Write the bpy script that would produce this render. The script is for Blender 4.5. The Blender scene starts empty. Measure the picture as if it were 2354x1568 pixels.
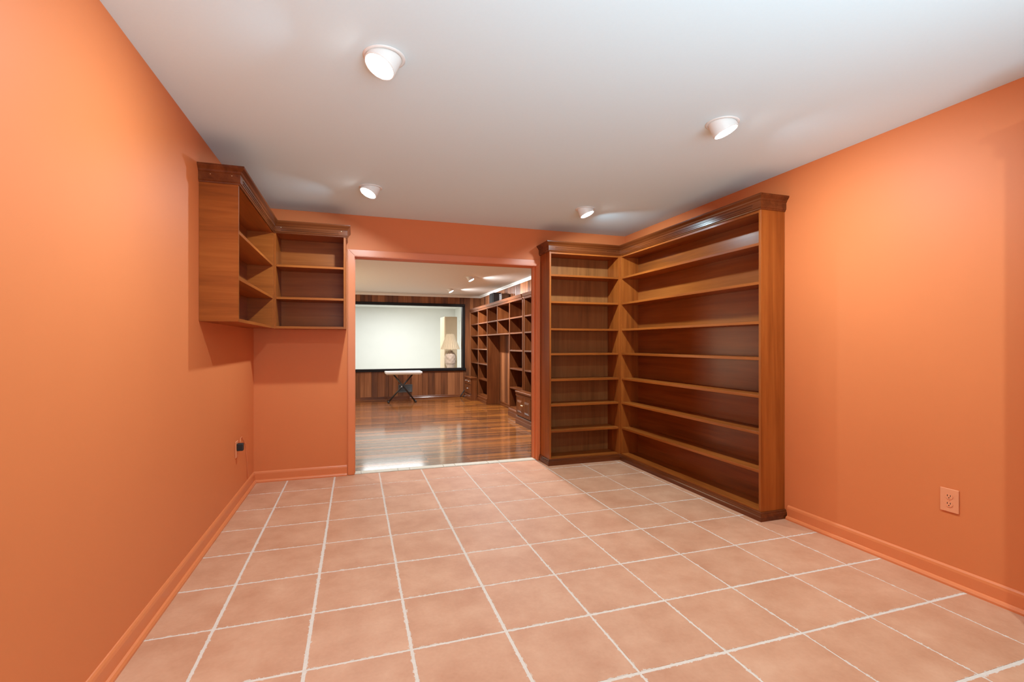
import bpy, bmesh, math, random
from mathutils import Vector, Matrix
random.seed(7)
S = bpy.context.scene
C = S.collection
PI = math.pi

# ------------------------------------------------------------------ camera
cd = bpy.data.cameras.new('camera'); cam = bpy.data.objects.new('camera', cd); C.objects.link(cam)
cd.sensor_width = 36.0
cd.lens = 1101.0 / 2354.0 * 36.0
cd.shift_y = 7.0 / 2354.0
cd.clip_start = 0.02
cam.location = (0, 0, 1.23)
cam.rotation_euler = (PI/2, 0, -0.3153)
S.camera = cam

# ------------------------------------------------------------------ world, exposure, large lights
w = bpy.data.worlds.new('world'); S.world = w; w.use_nodes = True
w.node_tree.nodes['Background'].inputs[0].default_value = (0.75, 0.85, 1.0, 1)
w.node_tree.nodes['Background'].inputs[1].default_value = 0.3
S.view_settings.view_transform = 'Standard'
S.view_settings.look = 'None'
S.view_settings.gamma = 1.0
S.view_settings.use_curve_mapping = False
S.view_settings.exposure = 0.24
SPOT_W = 21.0          # near-room eyeball lamps
FAR_W = 50.0           # far-room eyeball lamps
FILL_W = 44.0        # unseen ceiling fill added behind the camera
FARWIN_W = 42.0        # daylight through the far room's window
ANNEX_W = 60.0        # ceiling lamp of the white room

def area_light(name, loc, rot, sx, sy, power, color=(1, 1, 1), disk=False, parent=None):
    l = bpy.data.lights.new(name, 'AREA'); l.energy = power; l.color = color
    l.shape = 'DISK' if disk else 'RECTANGLE'; l.size = sx
    if not disk: l.size_y = sy
    o = bpy.data.objects.new(name, l); C.objects.link(o)
    o.location = loc; o.rotation_euler = rot
    if parent: o.parent = parent
    return o
# unseen fill light added behind the camera to brighten the ceiling (faces +Y, upward)
wl = area_light('ceiling_fill_light', (0.95, -0.58, 1.45), (PI/2+0.72, 0, 0), 2.55, 1.60, FILL_W, (0.72, 0.91, 1.0))
wl.data.spread = math.radians(118)      # limited spread keeps the fill on the ceiling and off the shelves
# lamp of the white room beyond the framed opening
area_light('white_room_lamp', (1.0, 13.2, 2.33), (0, 0, 0), 1.6, 1.6, ANNEX_W, (0.92, 0.98, 1.0))

# warm light at the far room's left window (faces +X), tilted up to the ceiling
area_light('far_window_daylight', (-2.27, 8.6, 1.15), (0, -PI/2-0.45, 0), 1.5, 1.6, FARWIN_W, (1.0, 0.86, 0.55))

# ------------------------------------------------------------------ dimensions
XL, XR, YB, YN, ZC = -0.862, 2.892, 4.754, -0.50, 2.447
YB2 = 4.90                                    # far-room side of the wall with the doorway
DX0, DX1, DZ = -0.010, 1.822, 2.056           # doorway
FXL, FXR, FY, FZ = -2.2, 2.81, 11.0, 2.36     # far room
OX0, OX1, OZ0, OZ1 = -1.0, 2.363, 0.675, 2.10 # framed opening in the far wall
AY, AXR = 15.2, 3.02                          # white room

# ------------------------------------------------------------------ materials
def new_mat(name):
    m = bpy.data.materials.new(name); m.use_nodes = True
    nt = m.node_tree; b = nt.nodes['Principled BSDF']
    return m, nt, b
def N(nt, t, **kw):
    n = nt.nodes.new(t)
    for k, v in kw.items(): setattr(n, k, v)
    return n
def plain(name, col, rough=0.5, metal=0.0, coat=0.0, noise=0.0, nscale=40.0, bump=0.0, spec=0.5):
    m, nt, b = new_mat(name)
    b.inputs['Base Color'].default_value = (*col, 1); b.inputs['Roughness'].default_value = rough
    b.inputs['Metallic'].default_value = metal; b.inputs['Coat Weight'].default_value = coat
    b.inputs['Specular IOR Level'].default_value = spec
    tc = N(nt, 'ShaderNodeTexCoord'); nz = N(nt, 'ShaderNodeTexNoise')
    nz.inputs['Scale'].default_value = nscale; nz.inputs['Detail'].default_value = 4
    nt.links.new(tc.outputs['Object'], nz.inputs['Vector'])
    mx = N(nt, 'ShaderNodeMix', data_type='RGBA')
    mx.inputs[6].default_value = (*[c*(1-noise) for c in col], 1)
    mx.inputs[7].default_value = (*[min(1, c*(1+noise)) for c in col], 1)
    nt.links.new(nz.outputs['Fac'], mx.inputs[0]); nt.links.new(mx.outputs[2], b.inputs['Base Color'])
    if bump:
        bp = N(nt, 'ShaderNodeBump'); bp.inputs['Strength'].default_value = bump; bp.inputs['Distance'].default_value = 0.002
        nt.links.new(nz.outputs['Fac'], bp.inputs['Height']); nt.links.new(bp.outputs['Normal'], b.inputs['Normal'])
    return m
def wood(name, axis, cols, rough=0.35, coat=0.25, scale=1.0, rnd=0.0, bump=0.03, spec=0.22):
    """procedural wood, grain along axis; cols = dark, mid, light (linear)"""
    m, nt, b = new_mat(name)
    tc = N(nt, 'ShaderNodeTexCoord'); oi = N(nt, 'ShaderNodeObjectInfo')
    mp = N(nt, 'ShaderNodeMapping')
    sc = [22*scale]*3; sc['xyz'.index(axis)] = 1.1*scale
    mp.inputs['Scale'].default_value = sc
    nt.links.new(tc.outputs['Object'], mp.inputs['Vector'])
    off = N(nt, 'ShaderNodeVectorMath', operation='ADD'); mul = N(nt, 'ShaderNodeMath', operation='MULTIPLY')
    mul.inputs[1].default_value = 37.0
    nt.links.new(oi.outputs['Random'], mul.inputs[0])
    nt.links.new(mp.outputs['Vector'], off.inputs[0]); nt.links.new(mul.outputs[0], off.inputs[1])
    n1 = N(nt, 'ShaderNodeTexNoise'); n1.inputs['Scale'].default_value = 1.0; n1.inputs['Detail'].default_value = 6
    n1.inputs['Roughness'].default_value = 0.62; n1.inputs['Distortion'].default_value = 0.6
    nt.links.new(off.outputs[0], n1.inputs['Vector'])
    mp2 = N(nt, 'ShaderNodeMapping'); sc2 = [3.2*scale]*3; sc2['xyz'.index(axis)] = 0.7*scale
    mp2.inputs['Scale'].default_value = sc2
    nt.links.new(tc.outputs['Object'], mp2.inputs['Vector'])
    off2 = N(nt, 'ShaderNodeVectorMath', operation='ADD')
    nt.links.new(mp2.outputs['Vector'], off2.inputs[0]); nt.links.new(mul.outputs[0], off2.inputs[1])
    n2 = N(nt, 'ShaderNodeTexNoise'); n2.inputs['Scale'].default_value = 1.0; n2.inputs['Detail'].default_value = 3
    nt.links.new(off2.outputs[0], n2.inputs['Vector'])
    mixv = N(nt, 'ShaderNodeMath', operation='ADD'); h1 = N(nt, 'ShaderNodeMath', operation='MULTIPLY'); h1.inputs[1].default_value = 0.55
    h2 = N(nt, 'ShaderNodeMath', operation='MULTIPLY'); h2.inputs[1].default_value = 0.45
    nt.links.new(n1.outputs['Fac'], h1.inputs[0]); nt.links.new(n2.outputs['Fac'], h2.inputs[0])
    nt.links.new(h1.outputs[0], mixv.inputs[0]); nt.links.new(h2.outputs[0], mixv.inputs[1])
    last = mixv
    if rnd:
        r1 = N(nt, 'ShaderNodeMath', operation='MULTIPLY_ADD'); r1.inputs[1].default_value = rnd; r1.inputs[2].default_value = -rnd*0.5
        nt.links.new(oi.outputs['Random'], r1.inputs[0])
        ad = N(nt, 'ShaderNodeMath', operation='ADD')
        nt.links.new(mixv.outputs[0], ad.inputs[0]); nt.links.new(r1.outputs[0], ad.inputs[1]); last = ad
    cr = N(nt, 'ShaderNodeValToRGB'); e = cr.color_ramp.elements
    e[0].position = 0.30; e[0].color = (*cols[0], 1); e[1].position = 0.72; e[1].color = (*cols[2], 1)
    mid = cr.color_ramp.elements.new(0.50); mid.color = (*cols[1], 1)
    nt.links.new(last.outputs[0], cr.inputs['Fac']); nt.links.new(cr.outputs['Color'], b.inputs['Base Color'])
    b.inputs['Roughness'].default_value = rough; b.inputs['Coat Weight'].default_value = coat; b.inputs['Specular IOR Level'].default_value = spec
    b.inputs['Coat Roughness'].default_value = 0.18
    bp = N(nt, 'ShaderNodeBump'); bp.inputs['Strength'].default_value = bump; bp.inputs['Distance'].default_value = 0.003
    nt.links.new(n1.outputs['Fac'], bp.inputs['Height']); nt.links.new(bp.outputs['Normal'], b.inputs['Normal'])
    return m
def emit(name, col, s):
    m, nt, b = new_mat(name)
    b.inputs['Base Color'].default_value = (*col, 1)
    b.inputs['Emission Color'].default_value = (*col, 1); b.inputs['Emission Strength'].default_value = s
    return m

M = {}
M['wall'] = plain('orange_wall_paint', (0.69, 0.178, 0.053), 0.55, noise=0.03, nscale=3.0, spec=0.3)
M['trim'] = plain('orange_trim_paint', (0.72, 0.185, 0.058), 0.35, noise=0.03, nscale=6.0, spec=0.5)
M['ceil'] = plain('white_ceiling_paint', (0.73, 0.91, 0.99), 0.8, noise=0.015, nscale=90.0, bump=0.05)
M['grout'] = plain('pale_grout', (0.66, 0.49, 0.39), 0.85, noise=0.12, nscale=60.0, bump=0.3)
CH = ((0.15, 0.029, 0.004), (0.30, 0.066, 0.009), (0.43, 0.110, 0.018))
for a in 'xyz': M['cherry_'+a] = wood('cherry_wood_'+a, a, CH, 0.36, 0.05)
CHD = ((0.14, 0.030, 0.005), (0.26, 0.062, 0.010), (0.37, 0.098, 0.018))
M['cherry_dark_y'] = wood('cherry_back_y', 'y', CHD, 0.30, 0.06)
M['cherry_dark_z'] = wood('cherry_back_z', 'z', ((0.16, 0.046, 0.011), (0.27, 0.084, 0.021), (0.36, 0.125, 0.036)), 0.40, 0.03)
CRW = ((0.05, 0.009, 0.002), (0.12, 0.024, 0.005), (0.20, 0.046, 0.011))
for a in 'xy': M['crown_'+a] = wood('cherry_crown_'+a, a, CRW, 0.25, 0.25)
PN = ((0.085, 0.030, 0.013), (0.20, 0.068, 0.025), (0.33, 0.125, 0.048))
M['panel'] = wood('wall_panelling', 'z', PN, 0.38, 0.08, 1.0, rnd=0.32)
FS = ((0.050, 0.013, 0.004), (0.125, 0.034, 0.009), (0.22, 0.068, 0.020))
for a in 'xyz': M['pine_'+a] = wood('stained_pine_'+a, a, FS, 0.28, 0.2)
M['cream'] = plain('cream_ceiling', (0.84, 0.83, 0.77), 0.6, noise=0.02, nscale=20.0)
M['white_gloss'] = plain('white_trim', (0.85, 0.84, 0.80), 0.3, noise=0.02)
M['white_wall'] = plain('white_wall', (0.86, 0.85, 0.80), 0.7, noise=0.02, nscale=4)
M['black'] = plain('black_paint', (0.008, 0.006, 0.006), 0.45, noise=0.1, spec=0.25)
M['white_metal'] = plain('white_enamel', (0.82, 0.82, 0.80), 0.35, noise=0.01)
M['lens'] = emit('lamp_lens', (1.0, 0.97, 0.92), 14.0)
M['beige'] = plain('beige_laminate', (0.78, 0.60, 0.40), 0.5, noise=0.04, nscale=8)
M['shade'] = plain('tan_pleated_fabric', (0.62, 0.49, 0.32), 0.8, noise=0.08, nscale=30)
M['ceramic'] = plain('beige_ceramic', (0.60, 0.46, 0.35), 0.6, noise=0.15, nscale=25, bump=0.4)
M['brass'] = plain('brass', (0.75, 0.58, 0.33), 0.25, metal=1.0)
M['steel'] = plain('steel', (0.62, 0.60, 0.57), 0.3, metal=1.0)
M['dark_steel'] = plain('dark_steel', (0.16, 0.15, 0.14), 0.45, metal=0.6)
M['black_metal'] = plain('black_metal', (0.02, 0.018, 0.018), 0.3, coat=0.3, noise=0.1)
M['white_plastic'] = plain('white_plastic', (0.85, 0.84, 0.82), 0.35)
M['tan_plastic'] = plain('tan_edge', (0.62, 0.50, 0.36), 0.5)
M['outlet'] = plain('orange_outlet_plastic', (0.80, 0.27, 0.12), 0.3, noise=0.03)
M['slot'] = plain('dark_slot', (0.02, 0.008, 0.005), 0.6)
M['rubber'] = plain('black_rubber', (0.015, 0.015, 0.016), 0.5, noise=0.1)
M['speaker'] = plain('speaker_vinyl', (0.022, 0.013, 0.009), 0.6, noise=0.15, nscale=30)
M['walnut'] = wood('box_walnut', 'z', ((0.03, 0.012, 0.006), (0.06, 0.024, 0.011), (0.10, 0.04, 0.02)), 0.4, 0.1)
M['grille'] = plain('grille_cloth', (0.014, 0.012, 0.011), 0.9, noise=0.2, nscale=200, spec=0.1)
M['marble'] = plain('cream_marble', (0.62, 0.52, 0.40), 0.4, noise=0.12, nscale=30)

def tile_mat():
    m, nt, b = new_mat('terracotta_tile')
    tc = N(nt, 'ShaderNodeTexCoord'); oi = N(nt, 'ShaderNodeObjectInfo')
    geo = N(nt, 'ShaderNodeNewGeometry')
    mul = N(nt, 'ShaderNodeMath', operation='MULTIPLY'); mul.inputs[1].default_value = 51.0
    nt.links.new(oi.outputs['Random'], mul.inputs[0])
    off = N(nt, 'ShaderNodeVectorMath', operation='ADD')
    nt.links.new(geo.outputs['Position'], off.inputs[0]); nt.links.new(mul.outputs[0], off.inputs[1])
    n1 = N(nt, 'ShaderNodeTexNoise'); n1.inputs['Scale'].default_value = 5.0; n1.inputs['Detail'].default_value = 7; n1.inputs['Roughness'].default_value = 0.6
    nt.links.new(off.outputs[0], n1.inputs['Vector'])
    n3 = N(nt, 'ShaderNodeTexNoise'); n3.inputs['Scale'].default_value = 70.0; n3.inputs['Detail'].default_value = 3
    nt.links.new(off.outputs[0], n3.inputs['Vector'])
    cr = N(nt, 'ShaderNodeValToRGB'); e = cr.color_ramp.elements
    e[0].position = 0.28; e[0].color = (0.50, 0.200, 0.102, 1); e[1].position = 0.75; e[1].color = (0.64, 0.305, 0.175, 1)
    k = cr.color_ramp.elements.new(0.5); k.color = (0.57, 0.25, 0.136, 1)
    sm = N(nt, 'ShaderNodeMath', operation='MULTIPLY_ADD'); sm.inputs[1].default_value = 0.18; sm.inputs[2].default_value = -0.09
    nt.links.new(n3.outputs['Fac'], sm.inputs[0])
    ad = N(nt, 'ShaderNodeMath', operation='ADD')
    nt.links.new(n1.outputs['Fac'], ad.inputs[0]); nt.links.new(sm.outputs[0], ad.inputs[1])
    nt.links.new(ad.outputs[0], cr.inputs['Fac'])
    # ragged grout film along the tile edges: distance to the edge from the tile's own UV (metres)
    sp = N(nt, 'ShaderNodeSeparateXYZ'); nt.links.new(tc.outputs['UV'], sp.inputs[0])
    def edge(ch):
        p = N(nt, 'ShaderNodeMath', operation='PINGPONG'); p.inputs[1].default_value = 0.5
        nt.links.new(sp.outputs[ch], p.inputs[0]); return p
    mn = N(nt, 'ShaderNodeMath', operation='MINIMUM')
    nt.links.new(edge(0).outputs[0], mn.inputs[0]); nt.links.new(edge(1).outputs[0], mn.inputs[1])
    n2 = N(nt, 'ShaderNodeTexNoise'); n2.inputs['Scale'].default_value = 38.0; n2.inputs['Detail'].default_value = 5; n2.inputs['Roughness'].default_value = 0.75
    nt.links.new(geo.outputs['Position'], n2.inputs['Vector'])
    th = N(nt, 'ShaderNodeMath', operation='MULTIPLY_ADD'); th.inputs[1].default_value = 0.115; th.inputs[2].default_value = -0.0555
    nt.links.new(n2.outputs['Fac'], th.inputs[0])
    lt = N(nt, 'ShaderNodeMath', operation='LESS_THAN')
    nt.links.new(mn.outputs[0], lt.inputs[0]); nt.links.new(th.outputs[0], lt.inputs[1])
    mx = N(nt, 'ShaderNodeMix', data_type='RGBA'); mx.inputs[7].default_value = (0.66, 0.48, 0.38, 1)
    nt.links.new(lt.outputs[0], mx.inputs[0]); nt.links.new(cr.outputs['Color'], mx.inputs[6])
    nt.links.new(mx.outputs[2], b.inputs['Base Color'])
    b.inputs['Roughness'].default_value = 0.50
    b.inputs['Specular IOR Level'].default_value = 0.4
    bp = N(nt, 'ShaderNodeBump'); bp.inputs['Strength'].default_value = 0.08; bp.inputs['Distance'].default_value = 0.003
    nt.links.new(ad.outputs[0], bp.inputs['Height']); nt.links.new(bp.outputs['Normal'], b.inputs['Normal'])
    return m
M['tile'] = tile_mat()

def strip_floor():
    m, nt, b = new_mat('oak_strip_floor')
    geo = N(nt, 'ShaderNodeNewGeometry')
    br = N(nt, 'ShaderNodeTexBrick'); br.offset = 0.37; br.offset_frequency = 2; br.squash = 1.0
    br.inputs['Scale'].default_value = 1.0; br.inputs['Brick Width'].default_value = 1.15; br.inputs['Row Height'].default_value = 0.057
    br.inputs['Mortar Size'].default_value = 0.0014; br.inputs['Mortar Smooth'].default_value = 0.2
    br.inputs['Color1'].default_value = (0.0, 0.0, 0.0, 1); br.inputs['Color2'].default_value = (1, 1, 1, 1); br.inputs['Mortar'].default_value = (0.1, 0.1, 0.1, 1)
    nt.links.new(geo.outputs['Position'], br.inputs['Vector'])
    mp = N(nt, 'ShaderNodeMapping'); mp.inputs['Scale'].default_value = (2.5, 60, 1)
    nt.links.new(geo.outputs['Position'], mp.inputs['Vector'])
    nz = N(nt, 'ShaderNodeTexNoise'); nz.inputs['Scale'].default_value = 1.0; nz.inputs['Detail'].default_value = 5
    nt.links.new(mp.outputs['Vector'], nz.inputs['Vector'])
    a1 = N(nt, 'ShaderNodeMath', operation='MULTIPLY'); a1.inputs[1].default_value = 0.5; nt.links.new(br.outputs['Color'], a1.inputs[0])
    a2 = N(nt, 'ShaderNodeMath', operation='MULTIPLY_ADD'); a2.inputs[1].default_value = 0.5
    nt.links.new(nz.outputs['Fac'], a2.inputs[0]); nt.links.new(a1.outputs[0], a2.inputs[2])
    cr = N(nt, 'ShaderNodeValToRGB'); e = cr.color_ramp.elements
    e[0].position = 0.18; e[0].color = (0.055, 0.013, 0.002, 1); e[1].position = 0.72; e[1].color = (0.38, 0.118, 0.015, 1)
    nt.links.new(a2.outputs[0], cr.inputs['Fac'])
    mx = N(nt, 'ShaderNodeMix', data_type='RGBA'); mx.inputs[7].default_value = (0.04, 0.014, 0.005, 1)
    nt.links.new(br.outputs['Fac'], mx.inputs[0]); nt.links.new(cr.outputs['Color'], mx.inputs[6])
    nt.links.new(mx.outputs[2], b.inputs['Base Color'])
    b.inputs['Roughness'].default_value = 0.5; b.inputs['Specular IOR Level'].default_value = 0.1; b.inputs['Coat Weight'].default_value = 1.0; b.inputs['Coat IOR'].default_value = 1.6; b.inputs['Coat Roughness'].default_value = 0.11
    bp = N(nt, 'ShaderNodeBump'); bp.inputs['Strength'].default_value = 0.03; bp.inputs['Distance'].default_value = 0.003
    nt.links.new(a2.outputs[0], bp.inputs['Height']); nt.links.new(bp.outputs['Normal'], b.inputs['Normal'])
    nt.links.new(bp.outputs['Normal'], b.inputs['Coat Normal'])
    return m
M['oak'] = strip_floor()

# ------------------------------------------------------------------ geometry helpers
def wloc(p):
    v = Vector((0, 0, 0))
    while p is not None:
        v += Vector(p.location); p = p.parent
    return v
def obj(name, bm, mat, parent=None, smooth=False):
    me = bpy.data.meshes.new(name)
    off = wloc(parent)
    if off.length: bmesh.ops.translate(bm, verts=bm.verts, vec=-off)
    bmesh.ops.recalc_face_normals(bm, faces=bm.faces)
    bm.to_mesh(me); bm.free()
    for m in (mat if isinstance(mat, (list, tuple)) else [mat]): me.materials.append(M[m])
    if smooth:
        for p in me.polygons: p.use_smooth = True
    o = bpy.data.objects.new(name, me); C.objects.link(o)
    if parent: o.parent = parent
    return o
def tag(o, label=None, cat=None, group=None, kind=None):
    if label: o['label'] = label
    if cat: o['category'] = cat
    if group: o['group'] = group
    if kind: o['kind'] = kind
    return o
def thing(name, loc, label, cat, group=None):
    o = bpy.data.objects.new(name, None); C.objects.link(o); o.location = loc
    o.empty_display_size = 0.1
    return tag(o, label, cat, group)
def struct(name, bm, mat, label=None):
    o = obj(name, bm, mat); o['kind'] = 'structure'
    if label: o['label'] = label
    return o
def sempty(name, loc, label=None):
    o = bpy.data.objects.new(name, None); C.objects.link(o); o.location = loc; o['kind'] = 'structure'
    if label: o['label'] = label
    return o
def bx(bm, x0, x1, y0, y1, z0, z1, bev=0.0, seg=1):
    x0, x1 = min(x0, x1), max(x0, x1); y0, y1 = min(y0, y1), max(y0, y1); z0, z1 = min(z0, z1), max(z0, z1)
    v = [bm.verts.new(p) for p in ((x0,y0,z0),(x1,y0,z0),(x1,y1,z0),(x0,y1,z0),(x0,y0,z1),(x1,y0,z1),(x1,y1,z1),(x0,y1,z1))]
    f = [bm.faces.new([v[i] for i in q]) for q in ((0,3,2,1),(4,5,6,7),(0,1,5,4),(1,2,6,5),(2,3,7,6),(3,0,4,7))]
    if bev:
        es = set(e for q in f for e in q.edges)
        bmesh.ops.bevel(bm, geom=list(es), offset=bev, segments=seg, affect='EDGES', profile=0.5)
    return bm
def box(*a, **k): return bx(bmesh.new(), *a, **k)
def prism(bm, poly, axis, a, b):
    """extrude a 2D polygon along axis; poly in the other two axes in order"""
    def P(u, v, t):
        return {'x': (t, u, v), 'y': (u, t, v), 'z': (u, v, t)}[axis]
    A = [bm.verts.new(P(u, v, a)) for u, v in poly]; B = [bm.verts.new(P(u, v, b)) for u, v in poly]
    bm.faces.new(A); bm.faces.new(B[::-1])
    n = len(poly)
    for i in range(n): bm.faces.new((A[i], A[(i+1) % n], B[(i+1) % n], B[i]))
    return bm
def sweep(bm, prof, path, i0, i1):
    """profile (offset, z) carried along a 2D path with mitred corners; outward = right-hand side; rings i0..i1 only"""
    n = len(path); nor = []
    for i in range(n-1):
        d = Vector((path[i+1][0]-path[i][0], path[i+1][1]-path[i][1])).normalized(); nor.append(Vector((d.y, -d.x)))
    rings = []
    for i in range(i0, i1+1):
        if i == 0: m = nor[0]
        elif i == n-1: m = nor[-1]
        else: m = (nor[i-1]+nor[i])/(1+nor[i-1].dot(nor[i]))
        rings.append([bm.verts.new((path[i][0]+m.x*o, path[i][1]+m.y*o, z)) for o, z in prof])
    k = len(prof)
    for r in range(len(rings)-1):
        for j in range(k): bm.faces.new((rings[r][j], rings[r][(j+1) % k], rings[r+1][(j+1) % k], rings[r+1][j]))
    bm.faces.new(rings[0]); bm.faces.new(rings[-1][::-1])
    return bm
def cyl(bm, p0, p1, r0, r1=None, seg=16):
    r1 = r0 if r1 is None else r1
    p0, p1 = Vector(p0), Vector(p1); d = (p1-p0).normalized()
    u = d.orthogonal().normalized(); v = d.cross(u)
    A = []; B = []
    for i in range(seg):
        t = 2*PI*i/seg; q = u*math.cos(t)+v*math.sin(t)
        A.append(bm.verts.new(p0+q*r0)); B.append(bm.verts.new(p1+q*r1))
    for i in range(seg): bm.faces.new((A[i], A[(i+1) % seg], B[(i+1) % seg], B[i]))
    bm.faces.new(A[::-1]); bm.faces.new(B)
    return bm
def tube(bm, pts, r, seg=8):
    pts = [Vector(p) for p in pts]; rings = []
    up = None
    for i, p in enumerate(pts):
        d = (pts[min(i+1, len(pts)-1)]-pts[max(i-1, 0)]).normalized()
        if up is None: up = d.orthogonal().normalized()
        up = (up-d*up.dot(d)).normalized(); v = d.cross(up)
        rings.append([bm.verts.new(p+(up*math.cos(2*PI*k/seg)+v*math.sin(2*PI*k/seg))*r) for k in range(seg)])
    for a, b in zip(rings, rings[1:]):
        for k in range(seg): bm.faces.new((a[k], a[(k+1) % seg], b[(k+1) % seg], b[k]))
    bm.faces.new(rings[0][::-1]); bm.faces.new(rings[-1])
    return bm
def lathe(bm, prof, cx, cy, seg=32, mod=None):
    rings = []
    for r, z in prof:
        ring = []
        for k in range(seg):
            t = 2*PI*k/seg; rr = r if mod is None else mod(r, z, t, k)
            ring.append(bm.verts.new((cx+rr*math.cos(t), cy+rr*math.sin(t), z)))
        rings.append(ring)
    for a, b in zip(rings, rings[1:]):
        for k in range(seg): bm.faces.new((a[k], a[(k+1) % seg], b[(k+1) % seg], b[k]))
    return rings

# ================================================================== THE SETTING: near room
struct('wall_left', box(XL-0.12, XL, YN-0.12, YB, -0.02, ZC), 'wall', 'orange painted wall on the left')
struct('wall_right', box(XR, XR+0.12, YN-0.12, YB, -0.02, ZC), 'wall', 'orange painted wall on the right')
bm = bmesh.new()                       # wall with the doorway
bx(bm, XL-0.12, DX0, YB, YB2, -0.02, ZC); bx(bm, DX1, XR+0.12, YB, YB2, -0.02, ZC); bx(bm, DX0, DX1, YB, YB2, DZ, ZC)
struct('wall_back', bm, 'wall', 'orange painted wall with the wide doorway')
bm = bmesh.new()                       # wall behind the camera with the added window
WX0, WX1, WZ0, WZ1 = -0.35, 2.25, 0.10, 2.30
bx(bm, XL-0.12, WX0, YN-0.12, YN, -0.02, ZC); bx(bm, WX1, XR+0.12, YN-0.12, YN, -0.02, ZC)
bx(bm, WX0, WX1, YN-0.12, YN, -0.02, WZ0); bx(bm, WX0, WX1, YN-0.12, YN, WZ1, ZC)
struct('wall_near', bm, 'wall', 'orange painted wall behind the camera')
struct('ceiling', box(XL-0.12, XR+0.12, YN-0.12, YB2-0.01, ZC, ZC+0.1), 'ceil', 'white painted ceiling with recessed lights')
floor = struct('floor', box(XL-0.12, XR+0.12, YN-0.12, YB2, -0.08, -0.0012), 'grout', 'terracotta tiled floor with ragged pale grout')

# floor tiles, one object each
cols = [XL] + [-0.583+0.3983*i for i in range(9)] + [XR]
rows = [YB] + [4.3746-0.4028*j for j in range(13)]
rows = [r for r in rows if r > YN+0.05] + [YN]
def grout_w(i):                        # half gap of the joint along y at column line i: wide on the left, fine on the right
    return {0: 0.002, 1: 0.0052, 2: 0.0055, 3: 0.0052, 4: 0.0055, 5: 0.0042, 6: 0.0030, 7: 0.0028, 8: 0.0028, 9: 0.0026, 10: 0.002}[i]
for i in range(len(cols)-1):
    for j in range(len(rows)-1):
        x0 = cols[i]+grout_w(i); x1 = cols[i+1]-grout_w(i+1)
        gy = 0.0034 + 0.0022*min(1, max(0, (4.6-rows[j])/3.0))
        y1 = rows[j]-gy; y0 = rows[j+1]+gy
        if j == 0: y1 = rows[0]-0.001
        jx, jy = random.uniform(-.0012, .0012), random.uniform(-.0012, .0012)
        x0 += jx; x1 += jx; y0 += jy; y1 += jy
        c = 0.0015
        bm = bmesh.new()
        b4 = [bm.verts.new(p) for p in ((x0,y0,-.003),(x1,y0,-.003),(x1,y1,-.003),(x0,y1,-.003))]
        t4 = [bm.verts.new(p) for p in ((x0+c,y0+c,0),(x1-c,y0+c,0),(x1-c,y1-c,0),(x0+c,y1-c,0))]
        bm.faces.new(t4)
        for k in range(4): bm.faces.new((b4[k], b4[(k+1) % 4], t4[(k+1) % 4], t4[k]))
        uv = bm.loops.layers.uv.new('UVMap')
        for f in bm.faces:
            for l in f.loops:
                # 1 UV unit = 0.4 m, cut tiles keep their cut edge far from the film
                l[uv].uv = ((l.vert.co.x-x0)/(x1-x0), (l.vert.co.y-y0)/(y1-y0))
        obj('floor_tile', bm, 'tile', floor)

# baseboards: ogee-topped board plus shoe strip
BASE = [(0, 0), (0.012, 0), (0.012, 0.076), (0.009, 0.088), (0.004, 0.095), (0, 0.097)]
SHOE = [(0.0121, 0), (0.027, 0), (0.027, 0.010), (0.021, 0.020), (0.0121, 0.024)]
def baseboard(name, path, i0, i1, label):
    o = sempty(name, (path[i0][0], path[i0][1], 0), label)
    obj('board', sweep(bmesh.new(), BASE, path, i0, i1), 'trim', o)
    obj('shoe_strip', sweep(bmesh.new(), SHOE, path, i0, i1), 'trim', o)
pth = [(XL, YN+0.001), (XL, YB), (DX0-0.067, YB)]
baseboard('baseboard_left', pth, 0, 1, 'orange baseboard along the left wall')
baseboard('baseboard_back', pth, 1, 2, 'orange baseboard between the left corner and the doorway')
baseboard('baseboard_right', [(XR, 2.6), (XR, 1.225)], 0, 1, 'orange baseboard along the right wall')

# doorway casing with mitred corners
t1 = sempty('trim_1', ((DX0+DX1)/2, YB, 0), 'orange painted casing around the doorway')
cw, ct = 0.062, 0.018
def casing(poly, name='casing'):
    b = bmesh.new(); prism(b, poly, 'y', YB-ct, YB-0.0004)
    bmesh.ops.bevel(b, geom=[e for e in b.edges if all(v.co.y < YB-ct+1e-4 for v in e.verts)], offset=0.005, segments=2, affect='EDGES')
    obj(name, b, 'trim', t1)
rw = 0.040
casing([(DX0-cw, 0), (DX0, 0), (DX0, DZ), (DX0-cw, DZ+cw)])
casing([(DX1, 0), (DX1+rw, 0), (DX1+rw, DZ+cw), (DX1, DZ)])
casing([(DX0, DZ), (DX1, DZ), (DX1+rw, DZ+cw), (DX0-cw, DZ+cw)], 'casing_head')
obj('jamb_stop', box(DX1-0.012, DX1-0.0004, YB+0.045, YB+0.08, 0, DZ-0.0005), 'trim', t1)
obj('jamb_stop', box(DX0+0.0004, DX0+0.006, YB+0.045, YB+0.08, 0, DZ-0.0005), 'trim', t1)

# marble threshold of separate blocks
t2 = sempty('trim_2', ((DX0+DX1)/2, 4.80, 0), 'cream marble threshold strip in the doorway')
seams = [DX0+0.001, 0.048, 0.390, 0.503, 0.838, 0.955, 1.30, 1.42, DX1-0.001]
for a, b in zip(seams, seams[1:]):
    obj('threshold_block', box(a+0.0012, b-0.0012, YB+0.002, 4.849, -0.002, 0.006, bev=0.002), 'marble', t2)

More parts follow.
